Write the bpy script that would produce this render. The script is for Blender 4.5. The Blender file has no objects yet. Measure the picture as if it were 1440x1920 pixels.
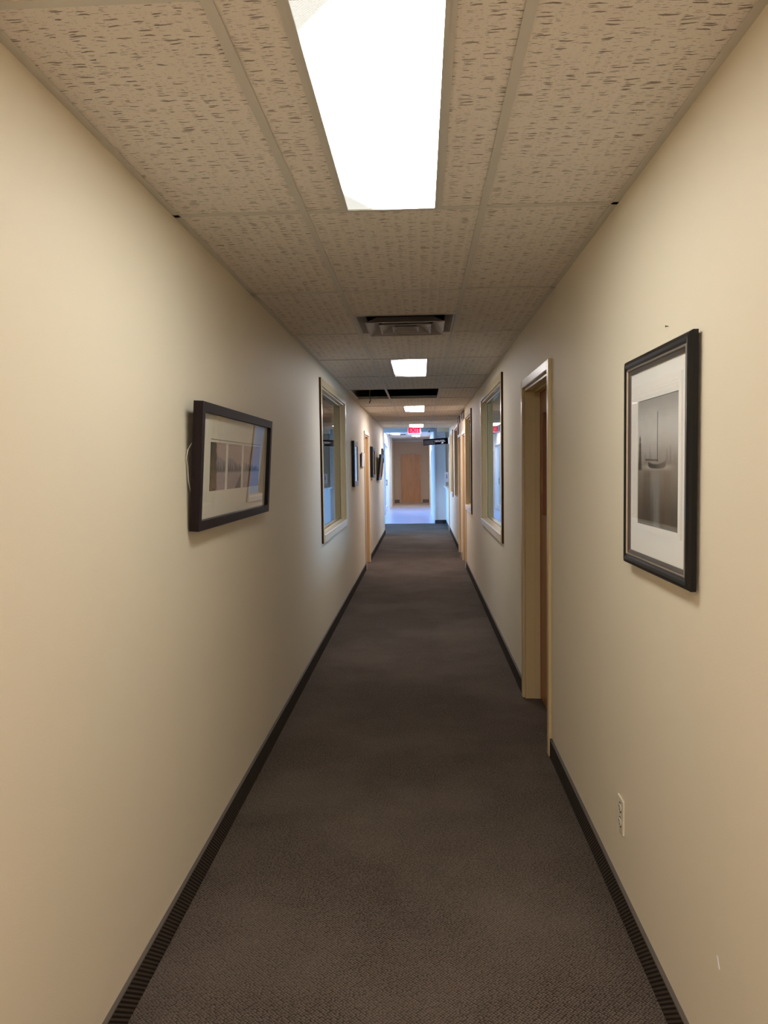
import bpy, bmesh, math, random
from mathutils import Matrix, Vector

S = bpy.context.scene
C = S.collection
random.seed(7)

# ------------------------------------------------------------------ camera
F_PX, VPX, VPY, ROLL, EYE = 1443.0, 789.5, 874.5, 0.011, 1.55
_ey = Vector((VPX - 720, VPY - 960, F_PX)).normalized()
_u = Vector((-ROLL, -1, 0))
_ez = (_u - _u.dot(_ey) * _ey).normalized()
_ex = _ey.cross(_ez)
_R = Matrix((_ex, _ey, _ez))                       # camera (right, down, forward) -> world
_r, _up, _bk = _R @ Vector((1, 0, 0)), _R @ Vector((0, -1, 0)), _R @ Vector((0, 0, -1))
cam_d = bpy.data.cameras.new('camera')
cam_d.sensor_fit = 'HORIZONTAL'
cam_d.sensor_width = 36.0
cam_d.lens = 36.0 * F_PX / 1440.0
cam_d.clip_start, cam_d.clip_end = 0.05, 200
cam = bpy.data.objects.new('camera', cam_d)
C.objects.link(cam)
cam.matrix_world = Matrix(((_r.x, _up.x, _bk.x, 0), (_r.y, _up.y, _bk.y, 0), (_r.z, _up.z, _bk.z, EYE), (0, 0, 0, 1)))
S.camera = cam

# ------------------------------------------------------------------ world, exposure
LAMP = 13.5                 # luminance of the nearest fluorescent diffuser
LAMP_FILL = 31.0            # warm fill from two added, unseen panels, brightens the lower near walls
LAMP_FAR = 34.0             # cool bright tubes in the far half of the hall
SKY = 13.0                   # overcast daylight outside the lobby
w = bpy.data.worlds.new('daylight')
S.world = w
w.use_nodes = True
w.node_tree.nodes['Background'].inputs[0].default_value = (0.30, 0.55, 1.0, 1)
w.node_tree.nodes['Background'].inputs[1].default_value = SKY
S.view_settings.view_transform = 'Standard'
S.view_settings.look = 'None'
S.view_settings.gamma = 1
S.view_settings.use_curve_mapping = False
S.view_settings.exposure = 0.0
S.cycles.use_denoising = True
S.cycles.diffuse_bounces = 8
S.cycles.max_bounces = 16
S.cycles.transparent_max_bounces = 24
S.cycles.sample_clamp_indirect = 6

# ------------------------------------------------------------------ dimensions (metres; +Y runs down the hall)
XL, XR = -0.852, 0.677      # hall faces of the two walls
ZC = 2.431                  # tee grid
TH = 0.13                   # wall thickness
Y0, YE = -6.0, 17.8         # back of the hall, end of the left wall
YC = 20.9                   # edge of the carpet
XE, XW = 0.345, -1.17       # right and left wall of the far corridor
YEND = 33.0
ZL, ZF = 2.58, 2.67         # lobby and far corridor ceilings
TOP = 2.95

# ------------------------------------------------------------------ materials
MATS = {}
def nodes(m):
    return m.node_tree.nodes, m.node_tree.links
def principled(name, col, rough=0.5, metal=0.0, spec=0.5, coat=0.0):
    m = bpy.data.materials.new(name)
    m.use_nodes = True
    b = m.node_tree.nodes['Principled BSDF']
    b.inputs['Base Color'].default_value = (*col, 1)
    b.inputs['Roughness'].default_value = rough
    b.inputs['Metallic'].default_value = metal
    b.inputs['Specular IOR Level'].default_value = spec
    b.inputs['Coat Weight'].default_value = coat
    b.inputs['Coat Roughness'].default_value = 0.05
    MATS[name] = m
    return m
def N(m, t, **kw):
    n = m.node_tree.nodes.new(t)
    for k, v in kw.items():
        setattr(n, k, v)
    return n
def L(m, a, b):
    m.node_tree.links.new(a, b)
def position(m):
    return N(m, 'ShaderNodeNewGeometry').outputs['Position']
def scaled(m, vec, s, loc=(0, 0, 0), rot=(0, 0, 0)):
    n = N(m, 'ShaderNodeMapping')
    n.inputs['Scale'].default_value = s
    n.inputs['Location'].default_value = loc
    n.inputs['Rotation'].default_value = rot
    L(m, vec, n.inputs['Vector'])
    return n.outputs[0]
def noise(m, vec, scale, detail=2.0, rough=0.5):
    n = N(m, 'ShaderNodeTexNoise')
    n.inputs['Scale'].default_value = scale
    n.inputs['Detail'].default_value = detail
    n.inputs['Roughness'].default_value = rough
    L(m, vec, n.inputs['Vector'])
    return n
def ramp(m, fac, stops):
    n = N(m, 'ShaderNodeValToRGB')
    e = n.color_ramp.elements
    while len(e) < len(stops):
        e.new(0.5)
    for k, (p, c) in enumerate(stops):
        e[k].position = p
        e[k].color = (*c, 1) if len(c) == 3 else c
    L(m, fac, n.inputs['Fac'])
    return n.outputs['Color']
def mathn(m, op, a, b=None, c=None, clamp=False):
    n = N(m, 'ShaderNodeMath', operation=op, use_clamp=clamp)
    for k, v in enumerate((a, b, c)):
        if v is None:
            continue
        if isinstance(v, (int, float)):
            n.inputs[k].default_value = v
        else:
            L(m, v, n.inputs[k])
    return n.outputs[0]
def mixc(m, fac, a, b):
    n = N(m, 'ShaderNodeMix', data_type='RGBA')
    for sock, v in ((n.inputs['Factor'], fac), (n.inputs[6], a), (n.inputs[7], b)):
        if isinstance(v, (int, float)):
            sock.default_value = v
        elif isinstance(v, tuple):
            sock.default_value = (*v, 1)
        else:
            L(m, v, sock)
    return n.outputs[2]
def bump(m, height, strength, dist):
    n = N(m, 'ShaderNodeBump')
    n.inputs['Strength'].default_value = strength
    n.inputs['Distance'].default_value = dist
    L(m, height, n.inputs['Height'])
    L(m, n.outputs[0], m.node_tree.nodes['Principled BSDF'].inputs['Normal'])
def base(m, col):
    L(m, col, m.node_tree.nodes['Principled BSDF'].inputs['Base Color'])

def paint(name, col, rough=0.55, b=0.25):
    m = principled(name, col, rough)
    p = position(m)
    big = noise(m, p, 1.3, 3).outputs['Fac']
    base(m, mixc(m, mathn(m, 'MULTIPLY', big, 0.22), col, tuple(c * 0.9 for c in col)))
    bump(m, noise(m, p, 260, 3).outputs['Fac'], b, 0.0012)
    return m
wall_m = paint('wall_paint', (0.78, 0.705, 0.56))
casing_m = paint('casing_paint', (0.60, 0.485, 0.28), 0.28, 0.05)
sill_m = paint('sill_paint', (0.74, 0.66, 0.52), 0.3, 0.05)
lobby_m = paint('lobby_paint', (0.66, 0.66, 0.66), 0.5)
column_m = paint('column_paint', (0.74, 0.67, 0.63), 0.5)
white_m = paint('white_paint', (0.80, 0.80, 0.79), 0.35, 0.05)
endwall_m = paint('end_wall_paint', (0.74, 0.575, 0.39), 0.55)
deck_m = principled('plenum_dark', (0.015, 0.013, 0.012), 0.9)
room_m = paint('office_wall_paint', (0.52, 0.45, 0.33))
black_m = principled('black_vinyl', (0.012, 0.012, 0.018), 0.45)

# mineral fibre tile with fissures running across the hall
def tile_material():
    m = principled('ceiling_tile', (0.74, 0.66, 0.55), 0.9, spec=0.2)
    p = position(m)
    wob = noise(m, p, 28, 3)
    off = N(m, 'ShaderNodeVectorMath', operation='MULTIPLY_ADD')
    L(m, wob.outputs['Color'], off.inputs[0])
    off.inputs[1].default_value = (0.045, 0.013, 0)
    L(m, p, off.inputs[2])
    v = off.outputs[0]
    def fissure(sc, rad, keep, shift):
        t = N(m, 'ShaderNodeTexVoronoi', voronoi_dimensions='2D', feature='F1')
        t.inputs['Scale'].default_value = 1.0
        L(m, scaled(m, v, sc, shift), t.inputs['Vector'])
        sep = N(m, 'ShaderNodeSeparateColor')
        L(m, t.outputs['Color'], sep.inputs[0])
        size = mathn(m, 'MULTIPLY', mathn(m, 'SUBTRACT', sep.outputs[0], keep), rad / (1 - keep))
        return mathn(m, 'MULTIPLY', mathn(m, 'SUBTRACT', size, t.outputs['Distance']), 9.0, clamp=True)
    a = fissure((21, 135, 1), 0.42, 0.52, (0, 0, 0))
    b = fissure((44, 230, 1), 0.42, 0.50, (3.3, 7.1, 0))
    c = fissure((210, 260, 1), 0.40, 0.55, (1.7, 2.9, 0))
    f = mathn(m, 'MAXIMUM', a, mathn(m, 'MULTIPLY', b, 0.55))
    f = mathn(m, 'MAXIMUM', f, mathn(m, 'MULTIPLY', c, 0.38))
    tone = noise(m, p, 2.0, 3).outputs['Fac']
    ground = mixc(m, mathn(m, 'MULTIPLY', tone, 0.35), (0.86, 0.80, 0.745), (0.80, 0.735, 0.665))
    base(m, mixc(m, mathn(m, 'MULTIPLY', f, 0.80), ground, (0.16, 0.12, 0.09)))
    bump(m, mathn(m, 'SUBTRACT', noise(m, p, 420, 2).outputs['Fac'], mathn(m, 'MULTIPLY', f, 2.2)), 0.35, 0.002)
    return m
tile_m = tile_material()
tee_m = principled('tee_enamel', (0.66, 0.63, 0.575), 0.45)

def carpet(name, pitch, light, dark):
    m = principled(name, light, 0.95, spec=0.12)
    p = position(m)
    q = scaled(m, p, (1 / pitch, 1 / pitch, 1 / pitch), rot=(0, 0, math.radians(43)))
    t = N(m, 'ShaderNodeTexVoronoi', voronoi_dimensions='2D', feature='F1')
    t.inputs['Scale'].default_value = 1.0
    t.inputs['Randomness'].default_value = 0.38
    L(m, q, t.inputs['Vector'])
    sep = N(m, 'ShaderNodeSeparateColor')
    L(m, t.outputs['Color'], sep.inputs[0])
    loop = mathn(m, 'SUBTRACT', 1.0, mathn(m, 'MULTIPLY', t.outputs['Distance'], 1.55), clamp=True)
    yarn = mixc(m, sep.outputs[1], light, tuple(x * 0.72 for x in light))
    col = mixc(m, mathn(m, 'POWER', loop, 0.9), dark, yarn)
    wear = noise(m, p, 1.1, 4, 0.6).outputs['Fac']
    stain = noise(m, scaled(m, p, (1, 1, 1), (4.1, 2.2, 0)), 2.3, 3).outputs['Fac']
    st = mathn(m, 'MULTIPLY', mathn(m, 'SUBTRACT', stain, 0.56), 4.0, clamp=True)
    col = mixc(m, mathn(m, 'MULTIPLY', st, 0.30), col, tuple(x * 0.6 for x in dark))
    col = mixc(m, mathn(m, 'MULTIPLY', mathn(m, 'SUBTRACT', wear, 0.42), 1.2, clamp=True), col, tuple(x * 1.05 for x in light))
    base(m, col)
    bump(m, loop, 0.9, 0.004)
    return m
carpet_m = carpet('loop_carpet', 0.0082, (0.235, 0.190, 0.157), (0.032, 0.024, 0.019))

def base_carpet():
    m = principled('carpet_base', (0.05, 0.04, 0.034), 0.95, spec=0.1)
    p = position(m)
    wv = N(m, 'ShaderNodeTexWave', wave_type='BANDS', bands_direction='Y')
    wv.inputs['Scale'].default_value = 1.0
    wv.inputs['Distortion'].default_value = 0.0
    wv.inputs['Detail'].default_value = 1.0
    sp = N(m, 'ShaderNodeSeparateXYZ')
    L(m, p, sp.inputs[0])
    cb = N(m, 'ShaderNodeCombineXYZ')
    L(m, mathn(m, 'MULTIPLY', mathn(m, 'MULTIPLY_ADD', sp.outputs[2], 1.3, sp.outputs[1]), 16.5), cb.inputs[1])
    L(m, cb.outputs[0], wv.inputs['Vector'])
    n = noise(m, p, 300, 2).outputs['Fac']
    f = mathn(m, 'MULTIPLY', wv.outputs['Fac'], mathn(m, 'ADD', 0.4, n), clamp=True)
    base(m, mixc(m, f, (0.018, 0.014, 0.012), (0.090, 0.070, 0.055)))
    bump(m, f, 0.6, 0.003)
    return m
basec_m = base_carpet()
binding_m = principled('base_binding', (0.10, 0.085, 0.075), 0.7)

def vinyl(name, a, b, rough):
    m = principled(name, a, rough)
    p = position(m)
    n = noise(m, p, 3.5, 5, 0.7).outputs['Fac']
    base(m, mixc(m, n, a, b))
    return m
vinyl_m = vinyl('sheet_vinyl', (0.40, 0.52, 0.76), (0.34, 0.44, 0.68), 0.22)
beige_floor_m = vinyl('beige_floor', (0.66, 0.58, 0.50), (0.58, 0.50, 0.42), 0.4)

def wood(name, a, b, rough, sc=1.0):
    m = principled(name, a, rough)
    p = position(m)
    n1 = noise(m, scaled(m, p, (30 * sc, 30 * sc, 1.6 * sc)), 1.0, 5, 0.65).outputs['Fac']
    n2 = noise(m, scaled(m, p, (3 * sc, 3 * sc, 0.9 * sc)), 1.0, 2).outputs['Fac']
    f = mathn(m, 'ADD', mathn(m, 'MULTIPLY', n1, 0.6), mathn(m, 'MULTIPLY', n2, 0.5))
    base(m, ramp(m, f, [(0.36, b), (0.66, a)]))
    return m
oak_m = wood('oak_jamb', (0.66, 0.43, 0.20), (0.50, 0.30, 0.12), 0.4)
maple_m = wood('plywood_door', (0.78, 0.40, 0.16), (0.58, 0.28, 0.10), 0.35)
redwood_m = wood('stained_door', (0.36, 0.135, 0.045), (0.22, 0.07, 0.022), 0.35)
darkwood_m = wood('espresso_frame', (0.016, 0.008, 0.009), (0.008, 0.004, 0.005), 0.5)
darkwood_m.node_tree.nodes['Principled BSDF'].inputs['Specular IOR Level'].default_value = 0.2
blackframe_m = principled('black_frame', (0.005, 0.005, 0.006), 0.3, spec=0.3)
silver_m = principled('silver_frame', (0.34, 0.34, 0.36), 0.35, 0.6)
fillet_m = principled('silver_fillet', (0.50, 0.45, 0.39), 0.3, 0.8)
umber_m = principled('dark_lip', (0.10, 0.085, 0.075), 0.4, 0.3)
brass_m = principled('brass', (0.80, 0.58, 0.28), 0.25, 1.0)
chrome_m = principled('brushed_steel', (0.62, 0.62, 0.62), 0.3, 1.0)
plastic_m = principled('ivory_plastic', (0.80, 0.74, 0.60), 0.3)
slot_m = principled('slot_black', (0.02, 0.018, 0.015), 0.6)
grille_m = principled('grille_paint', (0.50, 0.465, 0.455), 0.35, 0.25)
throat_m = principled('duct_black', (0.02, 0.018, 0.018), 0.8)
mat_m = principled('cream_mat', (0.80, 0.76, 0.66), 0.8)
mat2_m = principled('white_mat', (0.95, 0.93, 0.90), 0.8)
edge_m = principled('raw_casing_edge', (0.085, 0.045, 0.02), 0.95, spec=0.03)
paper_m = principled('white_paper', (0.86, 0.86, 0.88), 0.7)
ink_m = principled('violet_ink', (0.08, 0.06, 0.22), 0.6)
sign_black_m = principled('sign_black', (0.005, 0.005, 0.009), 0.9, spec=0.0)
sign_white_m = principled('sign_white', (0.88, 0.88, 0.9), 0.5)
sign_grey_m = principled('sign_grey', (0.16, 0.16, 0.20), 0.5)
wire_m = principled('steel_wire', (0.75, 0.72, 0.66), 0.35, 0.6)
cable_m = principled('black_cable', (0.02, 0.02, 0.02), 0.5)
ground_m = principled('outside_ground', (0.35, 0.36, 0.36), 0.9)
housing_m = principled('light_housing', (0.62, 0.60, 0.56), 0.45)

def glass(name, ior=1.75, tint=(1, 1, 1)):
    m = bpy.data.materials.new(name)
    m.use_nodes = True
    nt = m.node_tree
    nt.nodes.remove(nt.nodes['Principled BSDF'])
    tr = N(m, 'ShaderNodeBsdfTransparent')
    tr.inputs[0].default_value = (*tint, 1)
    gl = N(m, 'ShaderNodeBsdfGlossy')
    gl.inputs['Roughness'].default_value = 0.0
    fr = N(m, 'ShaderNodeFresnel')
    fr.inputs['IOR'].default_value = ior
    geo = N(m, 'ShaderNodeNewGeometry')
    fac = mathn(m, 'MULTIPLY', fr.outputs[0], mathn(m, 'SUBTRACT', 1.0, geo.outputs['Backfacing']))
    mx = N(m, 'ShaderNodeMixShader')
    L(m, fac, mx.inputs[0])
    L(m, tr.outputs[0], mx.inputs[1])
    L(m, gl.outputs[0], mx.inputs[2])
    L(m, mx.outputs[0], nt.nodes['Material Output'].inputs['Surface'])
    return m
glass_m = glass('window_glass', 1.7, (0.93, 0.96, 0.95))
picglass_m = glass('picture_glass', 1.85)

def emission(name, col, strength):
    m = bpy.data.materials.new(name)
    m.use_nodes = True
    b = m.node_tree.nodes['Principled BSDF']
    b.inputs['Base Color'].default_value = (0.6, 0.6, 0.6, 1)
    b.inputs['Roughness'].default_value = 0.3
    b.inputs['Emission Color'].default_value = (*col, 1)
    b.inputs['Emission Strength'].default_value = strength
    return m
def diffuser_material(name, tube, LAMP):
    # prismatic lens lit from behind by tubes: full over most of the panel, weaker in the left corners
    m = emission(name, tube, LAMP)
    tc = N(m, 'ShaderNodeTexCoord').outputs['Object']
    sep = N(m, 'ShaderNodeSeparateXYZ')
    L(m, tc, sep.inputs[0])
    dx = mathn(m, 'ADD', sep.outputs[0], 0.148)                                        # distance from the left edge
    far = mathn(m, 'MULTIPLY', mathn(m, 'SUBTRACT', 0.597, sep.outputs[1]), 1 / 0.21)  # from the two ends
    near = mathn(m, 'MULTIPLY', mathn(m, 'ADD', sep.outputs[1], 0.597), 1 / 0.16)
    t_ = mathn(m, 'SUBTRACT', 1.0, mathn(m, 'ADD', mathn(m, 'MULTIPLY', dx, 1 / 0.12), mathn(m, 'MINIMUM', far, near)))
    cor = mathn(m, 'POWER', mathn(m, 'MULTIPLY', t_, 3.0, clamp=True), 0.16)
    v = N(m, 'ShaderNodeTexVoronoi', voronoi_dimensions='2D', feature='F1')
    v.inputs['Scale'].default_value = 1.0
    v.inputs['Randomness'].default_value = 0.0
    L(m, scaled(m, tc, (190, 190, 1), rot=(0, 0, 0.78)), v.inputs['Vector'])
    prism = mathn(m, 'ADD', 0.52, mathn(m, 'MULTIPLY', v.outputs['Distance'], 0.55))
    dim = mathn(m, 'MULTIPLY', prism, 1.0)
    k = N(m, 'ShaderNodeMix', data_type='FLOAT')
    L(m, cor, k.inputs[0])
    k.inputs[2].default_value = LAMP
    L(m, dim, k.inputs[3])
    L(m, k.outputs[0], m.node_tree.nodes['Principled BSDF'].inputs['Emission Strength'])
    return m
lens_m = diffuser_material('prismatic_lens', (0.985, 1.0, 0.935), LAMP)
lens_fill_m = diffuser_material('prismatic_lens_fill', (1.0, 0.83, 0.745), LAMP_FILL)
lens_mid_m = diffuser_material('prismatic_lens_mid', (1.0, 0.94, 0.92), 0.5 * LAMP_FAR)
lens_far_m = diffuser_material('prismatic_lens_cool', (1.0, 0.93, 0.96), LAMP_FAR)
exit_face_m = emission('exit_face', (1.0, 0.12, 0.24), 1.15)
exit_face_m.node_tree.nodes['Principled BSDF'].inputs['Base Color'].default_value = (0.20, 0.02, 0.04, 1)
exit_letter_m = emission('exit_letter', (0.34, 0.0, 0.012), 1.0)
for _m in (exit_face_m, exit_letter_m):
    _m.node_tree.nodes['Principled BSDF'].inputs['Specular IOR Level'].default_value = 0.0
exit_letter_m.node_tree.nodes['Principled BSDF'].inputs['Base Color'].default_value = (0.10, 0.004, 0.008, 1)

# ------------------------------------------------------------------ mesh helpers
class MB:
    """collects boxes, prisms and tubes that become ONE mesh object"""
    def __init__(s):
        s.bm = bmesh.new()
    def box(s, x0, x1, y0, y1, z0, z1, bev=0.0):
        if x1 < x0: x0, x1 = x1, x0
        if y1 < y0: y0, y1 = y1, y0
        if z1 < z0: z0, z1 = z1, z0
        v = [s.bm.verts.new(p) for p in ((x0, y0, z0), (x1, y0, z0), (x1, y1, z0), (x0, y1, z0),
                                         (x0, y0, z1), (x1, y0, z1), (x1, y1, z1), (x0, y1, z1))]
        fs = [s.bm.faces.new([v[k] for k in q]) for q in
              ((0, 3, 2, 1), (4, 5, 6, 7), (0, 1, 5, 4), (1, 2, 6, 5), (2, 3, 7, 6), (3, 0, 4, 7))]
        if bev:
            ed = list({e for f in fs for e in f.edges})
            bmesh.ops.bevel(s.bm, geom=ed, offset=bev, segments=1, affect='EDGES', profile=0.5)
        return s
    def poly(s, pts):
        s.bm.faces.new([s.bm.verts.new(p) for p in pts])
        return s
    def rings(s, loops, closed=False, cap=False):
        """quads between successive closed loops of equal length"""
        R = [[s.bm.verts.new(p) for p in lp] for lp in loops]
        n = len(R[0])
        pairs = list(zip(R, R[1:])) + ([(R[-1], R[0])] if closed else [])
        for a, b in pairs:
            for k in range(n):
                s.bm.faces.new((a[k], a[(k + 1) % n], b[(k + 1) % n], b[k]))
        if cap:
            s.bm.faces.new(list(reversed(R[0])))
            s.bm.faces.new(R[-1])
        return s
    def tube(s, pts, r, n=8):
        loops = []
        for k, p in enumerate(pts):
            p = Vector(p)
            a = Vector(pts[max(k - 1, 0)]); b = Vector(pts[min(k + 1, len(pts) - 1)])
            d = (b - a).normalized()
            e = d.cross(Vector((0.3, 0.5, 0.81))).normalized()
            f = d.cross(e)
            loops.append([p + r * (math.cos(t) * e + math.sin(t) * f) for t in [2 * math.pi * q / n for q in range(n)]])
        return s.rings(loops, cap=True)
    def lathe(s, prof, o, axis, n=16):
        """profile of (radius, height) turned about an axis through o"""
        d = Vector(axis).normalized()
        e = d.cross(Vector((0.21, 0.3, 0.93))).normalized()
        f = d.cross(e)
        o = Vector(o)
        loops = [[o + d * h + r * (math.cos(t) * e + math.sin(t) * f) for t in [2 * math.pi * q / n for q in range(n)]] for r, h in prof]
        return s.rings(loops, cap=True)
    def build(s, name, mat, parent=None, smooth=False):
        bmesh.ops.recalc_face_normals(s.bm, faces=s.bm.faces[:])
        me = bpy.data.meshes.new(name)
        s.bm.to_mesh(me)
        s.bm.free()
        me.materials.append(mat)
        if smooth:
            for p in me.polygons:
                p.use_smooth = True
        o = bpy.data.objects.new(name, me)
        C.objects.link(o)
        if parent is not None:
            o.parent = parent
        return o
def box(name, mat, parent, *b, bev=0.0):
    return MB().box(*b, bev=bev).build(name, mat, parent)
def struct(o, label=None):
    o['kind'] = 'structure'
    if label:
        o['label'] = label
    return o
def empty(name, M=None):
    o = bpy.data.objects.new(name, None)
    o.empty_display_size = 0.1
    C.objects.link(o)
    if M is not None:
        o.matrix_world = M
    return o
def tag(o, label, cat, group=None):
    o['label'] = label
    o['category'] = cat
    if group:
        o['group'] = group
    return o
def at(x, y, z):
    return Matrix.Translation((x, y, z))
def wall_matrix(side, x, y, z, lean=0.0, roll=0.0):
    """local x along the wall, y up, z out of the wall into the hall"""
    if side == 'left':
        B = Matrix(((0, 0, 1), (1, 0, 0), (0, 1, 0)))
    else:
        B = Matrix(((0, 0, -1), (-1, 0, 0), (0, 1, 0)))
    return Matrix.Translation((x, y, z)) @ B.to_4x4() @ Matrix.Rotation(lean, 4, 'X') @ Matrix.Rotation(roll, 4, 'Z')

def wall_y(name, mat, x0, x1, y0, y1, z0, z1, holes=()):
    """slab along Y with rectangular holes (ya, yb, za, zb)"""
    ys = sorted({y0, y1, *[h[0] for h in holes], *[h[1] for h in holes]})
    m = MB()
    for a, b in zip(ys, ys[1:]):
        hs = sorted([(h[2], h[3]) for h in holes if h[0] <= a + 1e-6 and h[1] >= b - 1e-6])
        z = z0
        for za, zb in hs:
            if za > z + 1e-6:
                m.box(x0, x1, a, b, z, za)
            z = zb
        if z1 > z + 1e-6:
            m.box(x0, x1, a, b, z, z1)
    return struct(m.build(name, mat))

# ------------------------------------------------------------------ openings
WIN_Z = (0.965, 2.25)
WINS_L = [(6.565, 8.58)]
WINS_R = [(6.445, 8.53), (10.34, 11.54), (13.95, 15.26), (16.28, 17.44)]
DOOR_Z = 2.045
DOORS_L = [(11.60, 12.46)]
DOORS_R = [(4.09, 5.08), (11.70, 12.56), (12.96, 13.80)]

# ------------------------------------------------------------------ setting
struct(box('floor', carpet_m, None, -4.4, 4.4, Y0 - 0.2, YC, -0.12, 0), 'dark brown loop carpet down the hall')
struct(box('floor_lobby', vinyl_m, None, -4.4, 1.2, YC, 29.6, -0.12, 0), 'pale sheet vinyl beyond the carpet')
struct(box('floor_end', beige_floor_m, None, -2.4, 1.2, 29.6, YEND + 0.3, -0.12, 0), 'beige floor before the far door')
t = struct(box('trim_1', chrome_m, None, XW, XE, YC - 0.02, YC + 0.025, 0, 0.006))

hl = [(a, b, *WIN_Z) for a, b in WINS_L] + [(a, b, 0, DOOR_Z) for a, b in DOORS_L]
hr = [(a, b, *WIN_Z) for a, b in WINS_R] + [(a, b, 0, DOOR_Z) for a, b in DOORS_R]
wall_left = wall_y('wall_left', wall_m, XL - TH, XL, Y0, YE, 0, TOP, hl)
wall_right = wall_y('wall_right', wall_m, XR, XR + TH, Y0, 18.45, 0, TOP, hr)
struct(box('wall_back', wall_m, None, -4.4, 4.4, Y0 - 0.2, Y0, 0, TOP))
# offices behind the walls
struct(box('wall_office_left', room_m, None, -4.4, -4.2, Y0, YE, 0, TOP))
wall_y('wall_office_right', room_m, 4.2, 4.4, Y0, 20.9, 0, TOP, [(5.9, 9.4, 0.9, 2.3)])
for k, (xa, xb, y) in enumerate([(-4.2, XL - TH, 5.4), (-4.2, XL - TH, 9.7), (XR + TH, 4.2, 5.4), (XR + TH, 4.2, 9.8), (XR + TH, 4.2, 12.7), (XR + TH, 4.2, 15.7)]):
    struct(box('wall_partition', room_m, None, xa, xb, y, y + 0.1, 0, TOP))
struct(box('wall_partition', lobby_m, None, -4.4, XL - TH, YE - 0.12, YE, 0, TOP))
for xa, xb in ((-4.2, XL - TH), (XR + TH, 4.2)):
    struct(box('ceiling_office', room_m, None, xa, xb, Y0, YE - 0.12 if xa < 0 else 18.45, ZC, ZC + 0.05))

# baseboards: carpet strips with a bound top edge, interrupted by the doors
def baseboard(side, segs):
    x = XL if side == 'left' else XR
    s = 1 if side == 'left' else -1
    root = None
    for a, b in segs:
        o = box('baseboard_' + side, basec_m, None, x, x + s * 0.012, a, b, 0, 0.098)
        struct(o)
        MB().box(x, x + s * 0.0128, a, b, 0.097, 0.102).build('binding', binding_m, o)
baseboard('left', [(Y0, 4.93), (4.932, 11.53), (12.53, YE)])
baseboard('right', [(Y0, 4.035), (5.135, 11.64), (12.62, 12.90), (13.86, 18.40)])

# ------------------------------------------------------------------ suspended ceiling
ROW0, PITCH = 2.70, 1.225
XT = (-0.395, 0.222)                       # main tees
XF = (-0.252, 0.068)                       # edges of the light fixtures
LIGHT_ROWS = (-5, -3, -1, 3, 7, 11)
ceiling = struct(box('ceiling', deck_m, None, -4.4, 4.4, Y0 - 0.2, YEND + 0.3, TOP, TOP + 0.15), 'suspended tile ceiling over the hall')
tile_cache = {}
def tile(x0, x1, y0, y1, dz=0.0, mat=None):
    w_, d_ = round(x1 - x0, 4), round(y1 - y0, 4)
    key = (w_, d_, mat)
    if key not in tile_cache:
        tile_cache[key] = MB().box(-w_ / 2, w_ / 2, -d_ / 2, d_ / 2, 0.004, 0.020, bev=0.002)
        o = tile_cache[key].build('ceiling_tile', mat or tile_m, ceiling)
        tile_cache[key] = o
    else:
        o = tile_cache[key].copy()
        C.objects.link(o)
        o.parent = ceiling
    o.location = ((x0 + x1) / 2, (y0 + y1) / 2, ZC + dz)
    return o
rows = [k for k in range(-7, 13)]
g = 0.004
for k in rows:
    ya, yb = ROW0 + PITCH * (k - 1), ROW0 + PITCH * k
    ya, yb = ya + PITCH, yb + PITCH
    if ya > 17.3:
        yb = YE - 0.03
    if ya < Y0: ya = Y0
    cols = [(XL + 0.004, XT[0]), (XT[0], XT[1]), (XT[1], XR - 0.004)]
    if k == 5:                              # the missing tiles: only a strip is left by the wall
        tile(XL + 0.004, -0.80, ya + g, yb - g)
        tile(XT[1] + g, XR - 0.004, ya + g, yb - g)
        continue
    for c, (xa, xb) in enumerate(cols):
        if c == 1 and k in LIGHT_ROWS:
            tile(xa + g, XF[0] - g, ya + g, yb - g)
            tile(XF[1] + g, xb - g, ya + g, yb - g)
        elif c == 1 and k == 1:             # air diffuser in the far half
            tile(xa + g, xb - g, ya + g, ya + 0.605)
        else:
            tile(xa + g, xb - g, ya + g, yb - g, random.choice((0, 0, 0.001)))
def tee(name, x0, x1, y0, y1):
    m = MB().box(x0, x1, y0, y1, ZC, ZC + 0.003)
    if abs(x1 - x0) < abs(y1 - y0):
        xm = (x0 + x1) / 2
        m.box(xm - 0.002, xm + 0.002, y0, y1, ZC + 0.003, ZC + 0.034)
    else:
        ym = (y0 + y1) / 2
        m.box(x0, x1, ym - 0.002, ym + 0.002, ZC + 0.003, ZC + 0.034)
    return m.build(name, tee_m, ceiling)
for x in XT:
    tee('main_tee', x - 0.012, x + 0.012, Y0, YE - 0.03)
for k in range(-7, 14):
    y = ROW0 + PITCH * k if k < 13 else None
    if y is None or y < Y0 or y > 17.5:
        continue
    for xa, xb in ((XL, XT[0] - 0.012), (XT[0] + 0.012, XT[1] - 0.012), (XT[1] + 0.012, XR)):
        tee('cross_tee', xa, xb, y - 0.012, y + 0.012)
tee('cross_tee', XT[0] + 0.012, XT[1] - 0.012, ROW0 + PITCH * 1 + 0.612 - 0.008, ROW0 + PITCH * 1 + 0.612 + 0.012)
for k in LIGHT_ROWS:
    for x in XF:
        tee('cross_tee', x - 0.012, x + 0.012, ROW0 + PITCH * k + 0.012, ROW0 + PITCH * (k + 1) - 0.012)
for x, s in ((XL, 1), (XR, -1)):
    m = MB().box(x, x + s * 0.022, Y0, YE - 0.03 if s > 0 else 17.77, ZC, ZC + 0.003)
    m.box(x, x + s * 0.002, Y0, YE - 0.03 if s > 0 else 17.77, ZC + 0.003, ZC + 0.024)
    m.build('wall_angle', tee_m, ceiling)
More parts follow.
